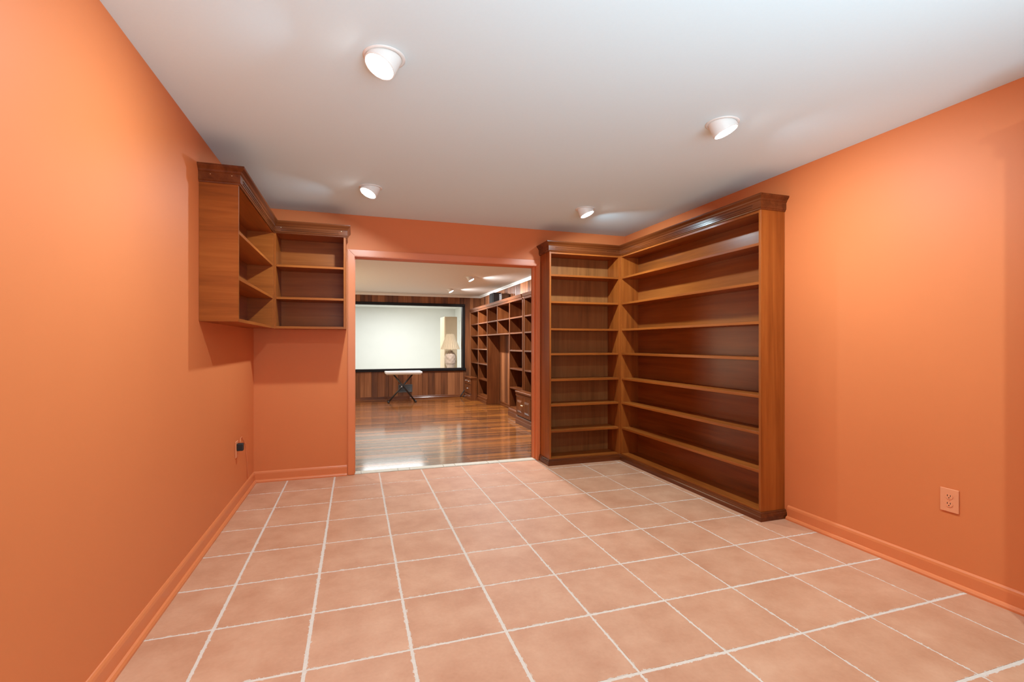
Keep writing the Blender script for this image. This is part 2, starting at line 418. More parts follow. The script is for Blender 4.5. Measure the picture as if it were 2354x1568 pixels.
# window added behind the camera for the fill light (outside the picture): frame
w2 = sempty('window_2', (1.0, YN, WZ0), 'white framed window added behind the camera for the fill light')
for a in ((WX0, WX0+0.05, WZ0, WZ1), (WX1-0.05, WX1, WZ0, WZ1), (WX0+0.0501, WX1-0.0501, WZ0, WZ0+0.05), (WX0+0.0501, WX1-0.0501, WZ1-0.05, WZ1)):
    obj('window_frame', box(a[0], a[1], YN-0.1, YN-0.04, a[2], a[3], bev=0.004), 'white_gloss', w2)

# ================================================================== far room shell
struct('floor_far', box(FXL-0.1, FXR+0.1, 4.85, FY+0.1, -0.06, 0.0), 'oak', 'glossy brown strip wood floor of the far room')
struct('ceiling_far', box(FXL-0.1, FXR+0.1, YB2, FY, FZ, FZ+0.08), 'cream', 'cream ceiling of the far room')
bm = bmesh.new()
bx(bm, FXL-0.1, OX0, FY, FY+0.12, -0.02, FZ+0.06); bx(bm, OX1, FXR+0.1, FY, FY+0.12, -0.02, FZ+0.06)
bx(bm, OX0, OX1, FY, FY+0.12, -0.02, OZ0); bx(bm, OX0, OX1, FY, FY+0.12, OZ1, FZ+0.06)
wall_far = struct('wall_far', bm, 'walnut', 'wood panelled wall at the end of the far room')
wall_fr = struct('wall_far_right', box(FXR, FXR+0.1, YB2, FY, -0.02, FZ+0.06), 'walnut', 'wood panelled right wall of the far room')
bm = bmesh.new()
bx(bm, FXL-0.1, FXL, YB2, 7.75, -0.02, FZ+0.06); bx(bm, FXL-0.1, FXL, 9.45, FY, -0.02, FZ+0.06)
bx(bm, FXL-0.1, FXL, 7.75, 9.45, -0.02, 0.25); bx(bm, FXL-0.1, FXL, 7.75, 9.45, 2.05, FZ+0.06)
struct('wall_far_left', bm, 'panel', 'wood panelled left wall of the far room')
w3 = sempty('window_3', (FXL, 8.6, 0.25), 'window in the left wall of the far room')
for a in ((7.75, 7.80, 0.25, 2.05), (9.40, 9.45, 0.25, 2.05), (7.8005, 9.3995, 0.25, 0.30), (7.8005, 9.3995, 2.00, 2.05)):
    obj('window_frame', box(FXL-0.04, FXL+0.015, a[0], a[1], a[2], a[3], bev=0.004), 'white_gloss', w3)
bm = bmesh.new()
bx(bm, FXL-0.1, DX0, YB2, YB2+0.01, 0, FZ+0.06); bx(bm, DX1, FXR, YB2, YB2+0.01, 0, FZ+0.06); bx(bm, DX0, DX1, YB2, YB2+0.01, DZ, FZ+0.06)
struct('wall_far_near', bm, 'panel', 'wood panelled back of the doorway wall')
bt = 0.012
def board_far(x0, x1, z0, z1):
    c = 0.004
    obj('board', prism(bmesh.new(), [(x0, FY-0.0003), (x0, FY-bt+c), (x0+c, FY-bt), (x1-c, FY-bt), (x1, FY-bt+c), (x1, FY-0.0003)], 'z', z0, z1), 'panel', wall_far)
x = FXR-bt-0.001
fw = 0.060                             # black frame face width
while x > FXL+0.05:
    wd = random.choice((0.085, 0.105, 0.12, 0.135, 0.15, 0.17)); x0 = max(FXL+0.001, x-wd)
    if x0 >= OX1+fw-0.03 or x <= OX0-fw+0.03: board_far(x0+0.0006, x-0.0006, 0.001, FZ-0.002)
    elif x > OX1+fw-0.03:              # keep the joint at the frame edge
        x0 = OX1+fw-0.03; board_far(x0+0.0006, x-0.0006, 0.001, FZ-0.002)
    else:
        board_far(x0+0.0006, x-0.0006, 0.001, OZ0-fw+0.03); board_far(x0+0.0006, x-0.0006, OZ1+fw-0.03, FZ-0.002)
    x = x0
y = FY-bt-0.001
while y > YB2+0.05:
    wd = random.choice((0.10, 0.12, 0.135, 0.15, 0.17)); y0 = max(YB2+0.011, y-wd); c = 0.004
    obj('board', prism(bmesh.new(), [(FXR-0.0003, y0+.0006), (FXR-bt+c, y0+.0006), (FXR-bt, y0+c), (FXR-bt, y-c), (FXR-bt+c, y-.0006), (FXR-0.0003, y-.0006)], 'z', 0.001, FZ-0.002), 'panel', wall_fr)
    y = y0
# white crown strip and wooden base strip
CRN = [(bt, FZ-0.048), (bt+0.010, FZ-0.048), (bt+0.014, FZ-0.030), (bt+0.034, FZ-0.010), (bt+0.036, FZ-0.0005), (bt, FZ-0.0005)]
pathF = [(FXL, FY), (FXR, FY), (FXR, YB2+0.012)]
struct('trim_3', sweep(bmesh.new(), CRN, pathF, 0, 2), 'white_gloss', 'white crown strip around the far ceiling')
BSF = [(bt, 0), (bt+0.018, 0), (bt+0.018, 0.018), (bt+0.010, 0.030), (bt+0.010, 0.052), (bt+0.004, 0.060), (bt, 0.060)]
struct('baseboard_far', sweep(bmesh.new(), BSF, [(FXL+0.01, FY), (2.37, FY)], 0, 1), 'pine_x', 'narrow wooden baseboard under the far panelling')
struct('baseboard_far_right', sweep(bmesh.new(), [(o, z*1.25) for o, z in BSF], [(FXR, 9.38), (FXR, 7.97)], 0, 1), 'pine_y', 'wooden baseboard in the gap between the far bookcases')

# framed opening in the far wall
w1 = sempty('window_1', ((OX0+OX1)/2, FY, OZ0), 'wide black framed opening into the white room')
ft0, ft1 = FY-0.035, FY+0.02
def fr(name, a, b, c_, d, y0=ft0, y1=ft1, m='black'): obj(name, box(a, b, y0, y1, c_, d, bev=0.006), m, w1)
fr('frame_top', OX0-fw, OX1+fw, OZ1, OZ1+fw); fr('frame_bottom', OX0-fw, OX1+fw+0.02, OZ0-fw, OZ0, y0=ft0-0.015)
fr('frame_side', OX1, OX1+fw, OZ0+0.0005, OZ1-0.0005); fr('frame_side', OX0-fw, OX0, OZ0+0.0005, OZ1-0.0005)
obj('sill', box(OX0-0.05, OX1+0.1, FY+0.121, FY+0.50, OZ0-0.07, OZ0-0.03, bev=0.004), 'white_gloss', w1)
obj('apron', box(1.30, OX1+0.01, FY-bt-0.016, FY-bt-0.001, OZ0-fw-0.030, OZ0-fw-0.004, bev=0.003), 'pine_x', w1)

# white room beyond the opening
struct('wall_white_back', box(-3.0, AXR+0.1, AY, AY+0.1, 0, FZ), 'white_wall', 'white wall seen through the framed opening')
struct('wall_white_right', box(AXR, AXR+0.1, FY+0.12, AY, 0, FZ), 'white_wall', 'white side wall of the room beyond the opening')
struct('wall_white_left', box(-3.1, -3.0, FY+0.12, AY, 0, FZ), 'white_wall')
struct('ceiling_white', box(-3.1, AXR+0.1, FY+0.1, AY+0.1, FZ, FZ+0.08), 'white_wall')
struct('floor_white', box(-3.1, AXR+0.1, FY+0.1, AY+0.1, -0.06, 0), 'cream')
t4 = sempty('trim_4', (AXR, 14.2, 0), 'cream door casing on the white side wall')
for a in ((13.55, 13.65), (14.45, 14.55)): obj('casing', box(AXR-0.02, AXR-0.0005, a[0], a[1], 0, 2.05, bev=0.004), 'cream', t4)
obj('casing_head', box(AXR-0.02, AXR-0.0005, 13.651, 14.449, 1.95, 2.05, bev=0.004), 'cream', t4)

# ================================================================== CHERRY SHELVING, near room
CROWN = [(0.0005, 2.168), (0.006, 2.168), (0.008, 2.176), (0.013, 2.180), (0.013, 2.226), (0.018, 2.231), (0.022, 2.241), (0.035, 2.256), (0.038, 2.262), (0.038, 2.270), (0.0005, 2.270)]
BEAD = [(0.0132, 2.190), (0.0165, 2.190), (0.0165, 2.196), (0.0132, 2.196)]
def crown(parent, path, i0, i1, ax):
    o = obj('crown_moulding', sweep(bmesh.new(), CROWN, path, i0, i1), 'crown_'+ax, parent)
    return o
def beads(o, p, q, n):                 # two thin flutes on the crown's long face
    p, q = Vector(p), Vector(q); d = (q-p).normalized(); a = p+d*0.06; b = q-d*0.06
    for k in range(2):
        z = 2.190+0.016*k; prof = [(0.0133, z), (0.0165, z+.001), (0.0165, z+.006), (0.0133, z+.007)]
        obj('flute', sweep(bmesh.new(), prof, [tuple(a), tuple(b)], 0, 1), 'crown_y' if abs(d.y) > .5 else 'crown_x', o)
def plugs(o, pts):
    for p, d in pts: obj('screw_plug', cyl(bmesh.new(), Vector(p), Vector(p)+Vector(d)*0.002, 0.003, seg=8), 'brass', o)

# ---- wall shelf on the left wall
ux = -0.659; uy0 = 3.190; uy = 4.465; z0u, z1u = 1.362, 2.19
pA = [(XL, uy0), (ux, uy0), (ux, uy), (-0.083, uy), (-0.083, YB)]
A = thing('wall_shelf', (XL, 3.9, z0u), 'cherry wood wall shelf hung on the left wall, its blank end panel facing the room', 'shelf', 'hanging corner shelves')
obj('end_panel', box(XL+0.0005, ux, uy0, uy0+0.019, z0u, z1u, bev=0.001), 'cherry_y' if False else 'cherry_x', A)
obj('end_panel', box(XL+0.0005, ux, uy-0.019, uy-0.0005, z0u, z1u), 'cherry_x', A)
obj('back_panel', box(XL+0.0005, XL+0.007, uy0+0.0195, uy-0.0195, z0u+0.0195, z1u), 'cherry_dark_y', A)
obj('bottom_board', box(XL+0.0005, ux-0.001, uy0+0.0195, uy-0.0195, z0u, z0u+0.019), 'cherry_y', A)
obj('top_board', box(XL+0.0005, ux-0.004, uy0+0.0195, uy-0.0195, z1u-0.022, z1u-0.003), 'cherry_y', A)
for z in (1.905, 1.630): obj('shelf', box(XL+0.0075, ux-0.003, uy0+0.0195, uy-0.0195, z-0.019, z, bev=0.001), 'cherry_y', A)
c = crown(A, pA, 0, 2, 'y'); beads(c, pA[1], pA[2], 0)
plugs(c, [((-0.80, uy0-0.0131, 2.215), (0, -1, 0)), ((-0.69, uy0-0.0131, 2.215), (0, -1, 0)), ((ux+0.0131, 3.25, 2.215), (1, 0, 0))])
# ---- wall shelf on the back wall
B = thing('wall_shelf', (-0.37, YB, z0u), 'cherry wood wall shelf hung on the back wall beside the doorway', 'shelf', 'hanging corner shelves')
bx1 = -0.083
obj('end_panel', box(ux+0.0005, ux+0.019, uy, YB-0.0005, z0u, z1u), 'cherry_z', B)
obj('end_panel', box(bx1-0.019, bx1, uy, YB-0.0005, z0u, z1u, bev=0.001), 'cherry_z', B)
obj('back_panel', box(ux+0.0195, bx1-0.0195, YB-0.007, YB-0.0005, z0u+0.0195, z1u), 'cherry_x', B)
obj('bottom_board', box(ux+0.0195, bx1-0.0195, uy+0.001, YB-0.0075, z0u, z0u+0.019), 'cherry_x', B)
obj('top_board', box(ux+0.0195, bx1-0.0195, uy+0.004, YB-0.0075, z1u-0.022, z1u-0.003), 'cherry_x', B)
for z in (1.905, 1.630): obj('shelf', box(ux+0.0195, bx1-0.0195, uy+0.003, YB-0.0075, z-0.019, z, bev=0.001), 'cherry_x', B)
c = crown(B, pA, 2, 4, 'x'); beads(c, pA[2], pA[3], 0)
plugs(c, [((-0.60, uy-0.0131, 2.215), (0, -1, 0)), ((-0.12, uy-0.0131, 2.215), (0, -1, 0))])

# ---- floor-standing bookcases on the right
ZS = (1.940, 1.667, 1.390, 1.136, 0.872, 0.615, 0.348)
RFX, RFY, RLX, RNY = 2.677, 4.490, 1.863, 2.629
BB = [(0.0005, 0.0), (0.020, 0.0), (0.020, 0.030), (0.018, 0.036), (0.018, 0.040), (0.012, 0.050), (0.012, 0.056), (0.006, 0.062), (0.0005, 0.062)]
pD = [(RLX, YB-ct-0.001), (RLX, RFY), (RFX, RFY), (RFX, RNY), (XR, RNY)]
pDc = [(RLX, YB)] + pD[1:]
D = thing('bookcase', ((RLX+RFX)/2, YB, 0), 'narrow tall cherry bookcase between the doorway and the right corner', 'bookcase', 'tall corner bookcases')
obj('end_panel', box(RLX, RLX+0.019, RFY, YB-ct-0.001, 0.0, 2.19, bev=0.001), 'cherry_z', D)
obj('end_panel', box(RFX-0.019, RFX-0.0005, RFY, YB-0.0005, 0.0, 2.19), 'cherry_z', D)
obj('back_panel', box(RLX+0.0195, RFX-0.0195, YB-0.030, YB-0.0225, 0.0, 2.19), 'cherry_dark_z', D)
obj('bottom_board', box(RLX+0.0195, RFX-0.0195, RFY+0.001, YB-0.0305, 0.045, 0.070), 'cherry_x', D)
obj('kick_board', box(RLX+0.0195, RFX-0.0195, RFY+0.001, RFY+0.018, 0.0, 0.0445), 'cherry_x', D)
obj('top_board', box(RLX+0.0195, RFX-0.0195, RFY+0.003, YB-0.0305, 2.150, 2.170), 'cherry_x', D)
for z in ZS: obj('shelf', box(RLX+0.0195, RFX-0.0195, RFY+0.004, YB-0.0305, z-0.020, z, bev=0.001), 'cherry_x', D)
c = crown(D, pDc, 0, 2, 'x'); beads(c, pDc[1], pDc[2], 0)
plugs(c, [((2.50, RFY-0.0131, 2.205), (0, -1, 0))])
obj('base_moulding', sweep(bmesh.new(), BB, pD, 0, 2), 'crown_x', D)
def long_bookcase(name, y0, y1, path, ci, flip, label):
    """bookcase along the right wall from y0 (near) to y1 (far)"""
    t = thing(name, (XR, (y0+y1)/2, 0), label, 'bookcase', 'tall corner bookcases')
    obj('end_panel', box(RFX, XR-0.0005, y0, y0+0.019, 0.0, 2.19, bev=0.001), 'cherry_z', t)
    obj('end_panel', box(RFX, XR-0.0005, y1-0.019, y1-0.0005, 0.0, 2.19), 'cherry_z', t)
    obj('back_panel', box(XR-0.007, XR-0.0005, y0+0.0195, y1-0.0195, 0.0, 2.19), 'cherry_dark_y', t)
    obj('bottom_board', box(RFX+0.001, XR-0.0075, y0+0.0195, y1-0.0195, 0.045, 0.070), 'cherry_y', t)
    obj('kick_board', box(RFX+0.001, RFX+0.018, y0+0.0195, y1-0.0195, 0.0, 0.0445), 'cherry_y', t)
    obj('top_board', box(RFX+0.003, XR-0.0075, y0+0.0195, y1-0.0195, 2.150, 2.170), 'cherry_y', t)
    for z in ZS: obj('shelf', box(RFX+0.004, XR-0.0075, y0+0.0195, y1-0.0195, z-0.020, z, bev=0.001), 'cherry_y', t)
    c = crown(t, path, ci[0], ci[1], 'y'); beads(c, path[ci[2]], path[ci[2]+1], 0)
    obj('base_moulding', sweep(bmesh.new(), BB, path, ci[0], ci[1]), 'crown_y', t)
    return t, c
Et, c = long_bookcase('bookcase', RNY, RFY, pDc, (2, 4, 2), False, 'long tall cherry bookcase running along the right wall, eight empty rows')
plugs(c, [((RFX-0.0131, 4.36, 2.205), (-1, 0, 0))])
pN = [(XR, 1.18), (RFX, 1.18), (RFX, YN+0.01)]
long_bookcase('bookcase', YN+0.01, 1.18, pN, (0, 2, 1), True, 'tall cherry bookcase at the camera end of the right wall, outside the picture')

# ================================================================== RECESSED EYEBALL LIGHTS
def eyeball(loc, aim, label, power, group, r=0.088, drop=0.030, color=(0.58, 0.87, 1.0), beam=None):
    """aim: unit-ish vector the lamp points to"""
    x, y, z = loc
    t = thing('recessed_light', (x, y, z), label, 'ceiling light', group)
    b = bmesh.new()
    prof = [(r, z-0.0005), (r, z-0.003), (r-0.006, z-0.006), (r-0.014, z-0.006), (r-0.016, z-0.0005)]
    rings = lathe(b, prof, x, y, 40)
    obj('trim_ring', b, 'white_metal', t, smooth=True)
    d = Vector(aim).normalized()
    rb = r-0.020
    c0 = Vector((x, y, z+0.004)); c1 = Vector((x, y, z-0.004))+d*(drop+0.022)
    b = bmesh.new(); seg = 36; u = d.orthogonal().normalized(); v = d.cross(u); rings = []
    back = c1-d*(0.125)
    for p, rr in ((back, rb*0.97), (c1-d*0.006, rb), (c1, rb-0.003), (c1-d*0.001, rb-0.007), (c1-d*0.006, rb-0.009)):
        rings.append([b.verts.new(p+(u*math.cos(2*PI*k/seg)+v*math.sin(2*PI*k/seg))*rr) for k in range(seg)])
    for a_, b_ in zip(rings, rings[1:]):
        for k in range(seg): b.faces.new((a_[k], a_[(k+1) % seg], b_[(k+1) % seg], b_[k]))
    obj('eyeball_housing', b, 'white_metal', t, smooth=True)
    b = bmesh.new(); cyl(b, c1-d*0.006, c1+d*0.0015, rb-0.0075, rb-0.011, seg=seg)
    obj('lens', b, 'lens', t)
    lp = c1+d*0.006-Vector((x, y, z))
    dl = Vector(beam or (math.copysign(0.38, aim[0]), -0.06, -1)).normalized()
    q = dl.to_track_quat('-Z', 'Y').to_euler()
    lo = area_light('lamp_light', lp, q, 0.056, 0, power, color, disk=True, parent=t)
    lo.data.spread = math.radians(158)
    return t
GN = 'recessed eyeball lights in the white ceiling'
AL, AR = (-0.45, -0.20, -1), (0.38, -0.20, -1)
eyeball((0.115, 2.10, ZC), AL, 'white recessed eyeball light nearest the camera, tilted towards the left wall', SPOT_W, GN)
eyeball((0.110, 3.88, ZC), AL, 'white recessed eyeball light in the ceiling beside the hanging corner shelves', SPOT_W*1.2, GN, beam=(-0.36, 0.16, -1))
eyeball((1.920, 2.15, ZC), AR, 'white recessed eyeball light furthest right, tilted towards the bare right wall', SPOT_W, GN)
eyeball((1.965, 3.90, ZC), AR, 'white recessed eyeball light in front of the corner bookcases', SPOT_W*1.45, GN, beam=(0.40, 0.24, -1))
eyeball((0.115, 0.36, ZC), AL, 'white recessed eyeball light above the camera on the left, outside the picture', SPOT_W, GN)
eyeball((1.930, 0.38, ZC), AR, 'white recessed eyeball light above the camera on the right, outside the picture', SPOT_W, GN)
GF = 'recessed eyeball lights in the far room'
AF = (0.5, -0.22, -1)
WF = (0.92, 0.96, 1.0)
eyeball((1.83, 7.90, FZ), AF, 'nearer of two small eyeball lights in the cream far-room ceiling', FAR_W, GF, 0.075, 0.035, WF, beam=(0.52, 0, -1))
eyeball((1.84, 9.75, FZ), AF, 'farther of two small eyeball lights in the cream far-room ceiling', FAR_W, GF, 0.075, 0.035, WF, beam=(0.52, 0, -1))
eyeball((1.83, 6.05, FZ), AF, 'small eyeball light of the far room hidden above the doorway head', FAR_W, GF, 0.075, 0.035, WF, beam=(0.52, 0, -1))
eyeball((-0.9, 7.0, FZ), (-.6, 0, -1), 'unseen extra eyeball light of the far room left of the doorway view, nearer one', FAR_W, GF, 0.075, 0.035, WF, beam=(-0.4, 0, -1))  # unseen left pair added to brighten the far room
eyeball((-0.9, 9.2, FZ), (-.6, 0, -1), 'unseen extra eyeball light of the far room left of the doorway view, farther one', FAR_W, GF, 0.075, 0.035, WF, beam=(-0.4, 0, -1))

# ================================================================== OUTLETS
oy, oz = 1.636, 0.430
t = thing('wall_outlet', (XR, oy, oz), 'orange painted duplex wall outlet on the right wall', 'outlet')
obj('cover_plate', box(XR-0.006, XR-0.0004, oy-0.041, oy+0.041, oz-0.060, oz+0.060, bev=0.003, seg=2), 'outlet', t)
for dz in (0.0195, -0.0195):
    b = bmesh.new(); prism(b, [(oy+0.0165*math.cos(a)*(1 if abs(math.sin(a)) < .8 else 1), oz+dz+0.0145*math.sin(a)) for a in [2*PI*k/20 for k in range(20)]], 'x', XR-0.0082, XR-0.0061)
    rc = obj('receptacle', b, 'outlet', t)
    for yy in (0.0065, -0.0065): obj('slot', box(XR-0.0088, XR-0.00822, oy+yy-0.0014, oy+yy+0.0014, oz+dz+0.001, oz+dz+0.009), 'slot', rc)
    b = bmesh.new(); cyl(b, (XR-0.00822, oy, oz+dz-0.006), (XR-0.0088, oy, oz+dz-0.006), 0.0026, seg=10); obj('ground_hole', b, 'slot', rc)
b = bmesh.new(); cyl(b, (XR-0.0061, oy, oz), (XR-0.0075, oy, oz), 0.003, seg=10); obj('screw', b, 'outlet', t)

ly, lz = 4.10, 0.432
t = thing('wall_outlet', (XL, ly, lz), 'orange wall outlet on the left wall with a black plug in it', 'outlet')
obj('cover_plate', box(XL+0.0004, XL+0.007, ly-0.041, ly+0.041, lz-0.062, lz+0.062, bev=0.003, seg=2), 'outlet', t)
rc = obj('receptacle', box(XL+0.0071, XL+0.0090, ly-0.016, ly+0.016, lz-0.034, lz-0.005, bev=0.0008), 'outlet', t)
t = thing('power_plug', (XL+0.0072, ly, lz+0.022), 'black power plug in the left wall outlet, thin cord going up', 'plug')
b = bmesh.new(); bx(b, XL+0.0072, XL+0.050, ly-0.020, ly+0.020, lz-0.012, lz+0.045, bev=0.006, seg=2)
obj('plug_body', b, 'rubber', t)
b = bmesh.new(); tube(b, [(XL+0.026, ly, lz+0.0455), (XL+0.026, ly+0.002, lz+0.062), (XL+0.022, ly+0.03, lz+0.070), (XL+0.014, ly+0.09, lz+0.070), (XL+0.006, ly+0.16, lz+0.066), (XL+0.004, ly+0.30, lz-0.02), (XL+0.004, ly+0.36, lz-0.18), (XL+0.004, ly+0.38, lz-0.33)], 0.0022, 6)
obj('cord', b, 'outlet', t, smooth=True)

# ================================================================== FAR ROOM FURNITURE: built-in shelving on the right wall
XS = 2.535; XB = FXR-bt-0.001
FZS = (1.685, 1.425, 1.130, 0.820, 0.490)
FCR = [(0.0005, 1.945), (0.010, 1.945), (0.012, 1.975), (0.022, 1.985), (0.034, 2.012), (0.036, 2.030), (0.0005, 2.030)]
FPL = [(0.0005, 0), (0.022, 0), (0.022, 0.060), (0.016, 0.072), (0.016, 0.110), (0.008, 0.125), (0.0005, 0.130)]
def upright(p, y, z0=0.0, z1=1.944, x0=XS, th=0.030):
    return obj('upright', box(x0, XB, y-th/2, y+th/2, z0, z1, bev=0.002), 'pine_z', p)
def far_run(p, y0, y1, crown_path=None):
    o = obj('crown_moulding', sweep(bmesh.new(), FCR, [(XS, y1), (XS, y0)], 0, 1), 'pine_y', p)
    obj('top_board', box(XS+0.002, XB, y0, y1, 1.9445, 1.964), 'pine_y', p)
def far_shelves(p, y0, y1, zs):
    for z in zs: obj('shelf', box(XS+0.003, XB-0.007, y0, y1, z-0.024, z, bev=0.001), 'pine_y', p)
def far_back(p, y0, y1, z0, z1): obj('back_panel', box(XB-0.006, XB, y0, y1, z0, z1), 'pine_z', p)
GB = 'built-in shelves on the far right wall'
B0, B1, B2, B3, B4, B5, B5b, B6 = 10.86, 10.16, 9.40, 8.67, 7.92, 7.235, 7.155, 6.40
h = 0.0155
t = thing('bookcase', (XB, (B0+B2)/2, 0), 'far stained pine bookcase of two bays beside the framed opening', 'bookcase', GB)
for yy in (B0, B1, B2): upright(t, yy, 0.0 if yy != B1 else 0.0)
far_run(t, B2-0.015, B0+0.015)
far_shelves(t, B1+h, B0-h, FZS[:4]); far_shelves(t, B2+h, B1-h, FZS)
obj('bottom_board', box(XS+0.003, XB-0.007, B2+h, B1-h, 0.125, 0.150), 'pine_y', t)
far_back(t, B2+h, B1-h, 0.0, 1.944); far_back(t, B1+h, B0-h, 0.0, 1.944)
obj('plinth', sweep(bmesh.new(), FPL, [(XS, B1-0.0), (XS, B2-0.015)], 0, 1), 'pine_y', t)
t = thing('bridge_shelf', (XB, (B2+B4)/2, 1.40), 'stained pine shelf of two short rows bridging the gap between far bookcases', 'shelf', GB)
upright(t, B3, 1.4255, 1.944)
far_run(t, B4+h+0.0005, B2-h-0.0005)
far_shelves(t, B3+h, B2-h-0.001, FZS[:1]); far_shelves(t, B4+h+0.001, B3-h, FZS[:1])
obj('bottom_board', box(XS+0.003, XB-0.007, B4+h+0.001, B2-h-0.001, 1.400, 1.425, bev=0.001), 'pine_y', t)
t = thing('bookcase', (XB, (B4+B5)/2, 0), 'single open stained pine bay next to the two-door cabinet', 'bookcase', GB)
upright(t, B4); upright(t, B5); far_run(t, B5-0.015, B4+0.015); far_shelves(t, B5+h, B4-h, FZS)
obj('bottom_board', box(XS+0.003, XB-0.007, B5+h, B4-h, 0.125, 0.150), 'pine_y', t); far_back(t, B5+h, B4-h, 0.0, 1.944)
obj('plinth', sweep(bmesh.new(), FPL, [(XS, B4+0.015), (XS, B5-0.015)], 0, 1), 'pine_y', t)
t = thing('bookcase', (XB, (B5b+B6)/2, 0), 'stained pine bookcase bay nearest the doorway, above the two-door cabinet', 'bookcase', GB)
upright(t, B5b, 0.0); upright(t, B6, 0.0); far_run(t, B6-0.015, B5b+0.015); far_shelves(t, B6+h, B5b-h, FZS[:4])
far_back(t, B6+h, B5b-h, 0.0, 1.944)

# two-door base cabinet standing in front of the last bay
XC = 2.375; XCb = XS-0.023
def base_cabinet(name, y0, y1, label, cat):
    t = thing(name, (XCb, (y0+y1)/2, 0), label, cat)
    b = bmesh.new(); bx(b, XC+0.018, XCb, y0, y1, 0.0, 0.475)
    obj('body', b, 'pine_z', t)
    obj('worktop', box(XC-0.008, XCb, y0-0.010, y1+0.010, 0.4755, 0.503, bev=0.005), 'pine_y', t)
    obj('plinth', sweep(bmesh.new(), [(o, z*0.95) for o, z in FPL], [(XC+0.018, y1), (XC+0.018, y0)], 0, 1), 'pine_y', t)
    return t
cy0, cy1 = 6.40, 7.10
t = base_cabinet('base_cabinet', cy0, cy1, 'low two-door stained pine cabinet with brass knobs near the doorway', 'cabinet')
obj('rail', box(XC, XC+0.0175, cy0+0.001, cy1-0.001, 0.430, 0.4745), 'pine_y', t)
mid = (cy0+cy1)/2
for (a, b_, kn) in ((mid+0.004, cy1-0.030, -1), (cy0+0.030, mid-0.004, 1)):
    d = obj('door', box(XC+0.001, XC+0.0175, a, b_, 0.135, 0.428, bev=0.002), 'pine_z', t)
    bmm = bmesh.new()
    i, o = 0.055, 0.085
    v0 = [bmm.verts.new(p) for p in ((XC+0.0008, a+i, 0.135+i), (XC+0.0008, b_-i, 0.135+i), (XC+0.0008, b_-i, 0.428-i), (XC+0.0008, a+i, 0.428-i))]
    v1 = [bmm.verts.new(p) for p in ((XC-0.010, a+o, 0.135+o), (XC-0.010, b_-o, 0.135+o), (XC-0.010, b_-o, 0.428-o), (XC-0.010, a+o, 0.428-o))]
    bmm.faces.new(v1); bmm.faces.new(v0[::-1])
    for k in range(4): bmm.faces.new((v0[k], v0[(k+1) % 4], v1[(k+1) % 4], v1[k]))
    obj('raised_panel', bmm, 'pine_z', d)
    ky = a+0.022 if kn == -1 else b_-0.022
    bmm = bmesh.new(); bmesh.ops.create_uvsphere(bmm, u_segments=12, v_segments=8, radius=0.013, matrix=Matrix.Translation((XC-0.018, ky, 0.305)))
    cyl(bmm, (XC+0.001, ky, 0.305), (XC-0.012, ky, 0.305), 0.006, seg=10)
    obj('knob', bmm, 'brass', d, smooth=True)
# drawer cabinet under the farthest bay
dy0, dy1 = 10.17, 10.80
t = base_cabinet('drawer_cabinet', dy0, dy1, 'low stained pine drawer cabinet with metal pulls in the far corner', 'cabinet')
mid = (dy0+dy1)/2
for a, b_, z0, z1 in ((dy0+0.012, mid-0.003, 0.345, 0.468), (mid+0.003, dy1-0.012, 0.345, 0.468), (dy0+0.012, dy1-0.012, 0.140, 0.338)):
    d = obj('drawer', box(XC, XC+0.0175, a, b_, z0, z1, bev=0.003), 'pine_y', t)
    m_ = (a+b_)/2; zz = (z0+z1)/2+0.01
    bmm = bmesh.new(); tube(bmm, [(XC+0.001, m_-0.045, zz), (XC-0.018, m_-0.040, zz-0.004), (XC-0.022, m_, zz-0.010), (XC-0.018, m_+0.040, zz-0.004), (XC+0.001, m_+0.045, zz)], 0.007, 8)
    obj('pull', bmm, 'steel', d, smooth=True)
# coiled cable in the far corner
t = thing('cable', (2.36, 10.93, 0.0), 'dark cable bundle lying in the corner behind the drawer cabinet', 'cable')
b = bmesh.new(); tube(b, [(2.30, 10.90, 0.012), (2.33, 10.92, 0.06), (2.40, 10.93, 0.16), (2.47, 10.93, 0.17), (2.49, 10.92, 0.08), (2.44, 10.90, 0.02), (2.36, 10.90, 0.014)], 0.012, 8)
obj('cord', b, 'rubber', t, smooth=True)

# boxes on top of the shelves
t = thing('loudspeaker', (2.65, 9.2, 2.0305), 'black loudspeaker standing on top of the far bookcase run', 'speaker')
obj('cabinet', box(2.57, 2.73, 9.06, 9.34, 2.0305, 2.245, bev=0.004), 'speaker', t)
obj('grille', box(2.562, 2.5695, 9.075, 9.325, 2.045, 2.232, bev=0.003), 'grille', t)
for yy in (9.09, 9.31): obj('foot', box(2.60, 2.70, yy-0.01, yy+0.01, 2.0302, 2.0304), 'rubber', t)
t = thing('wooden_box', (2.70, 8.72, 2.0305), 'small dark brown box on the far shelves next to the black loudspeaker', 'box')
obj('body', box(2.62, 2.77, 8.66, 8.82, 2.0305, 2.165, bev=0.003), 'walnut', t)
obj('lid', box(2.617, 2.773, 8.657, 8.823, 2.1655, 2.188, bev=0.003), 'walnut', t)

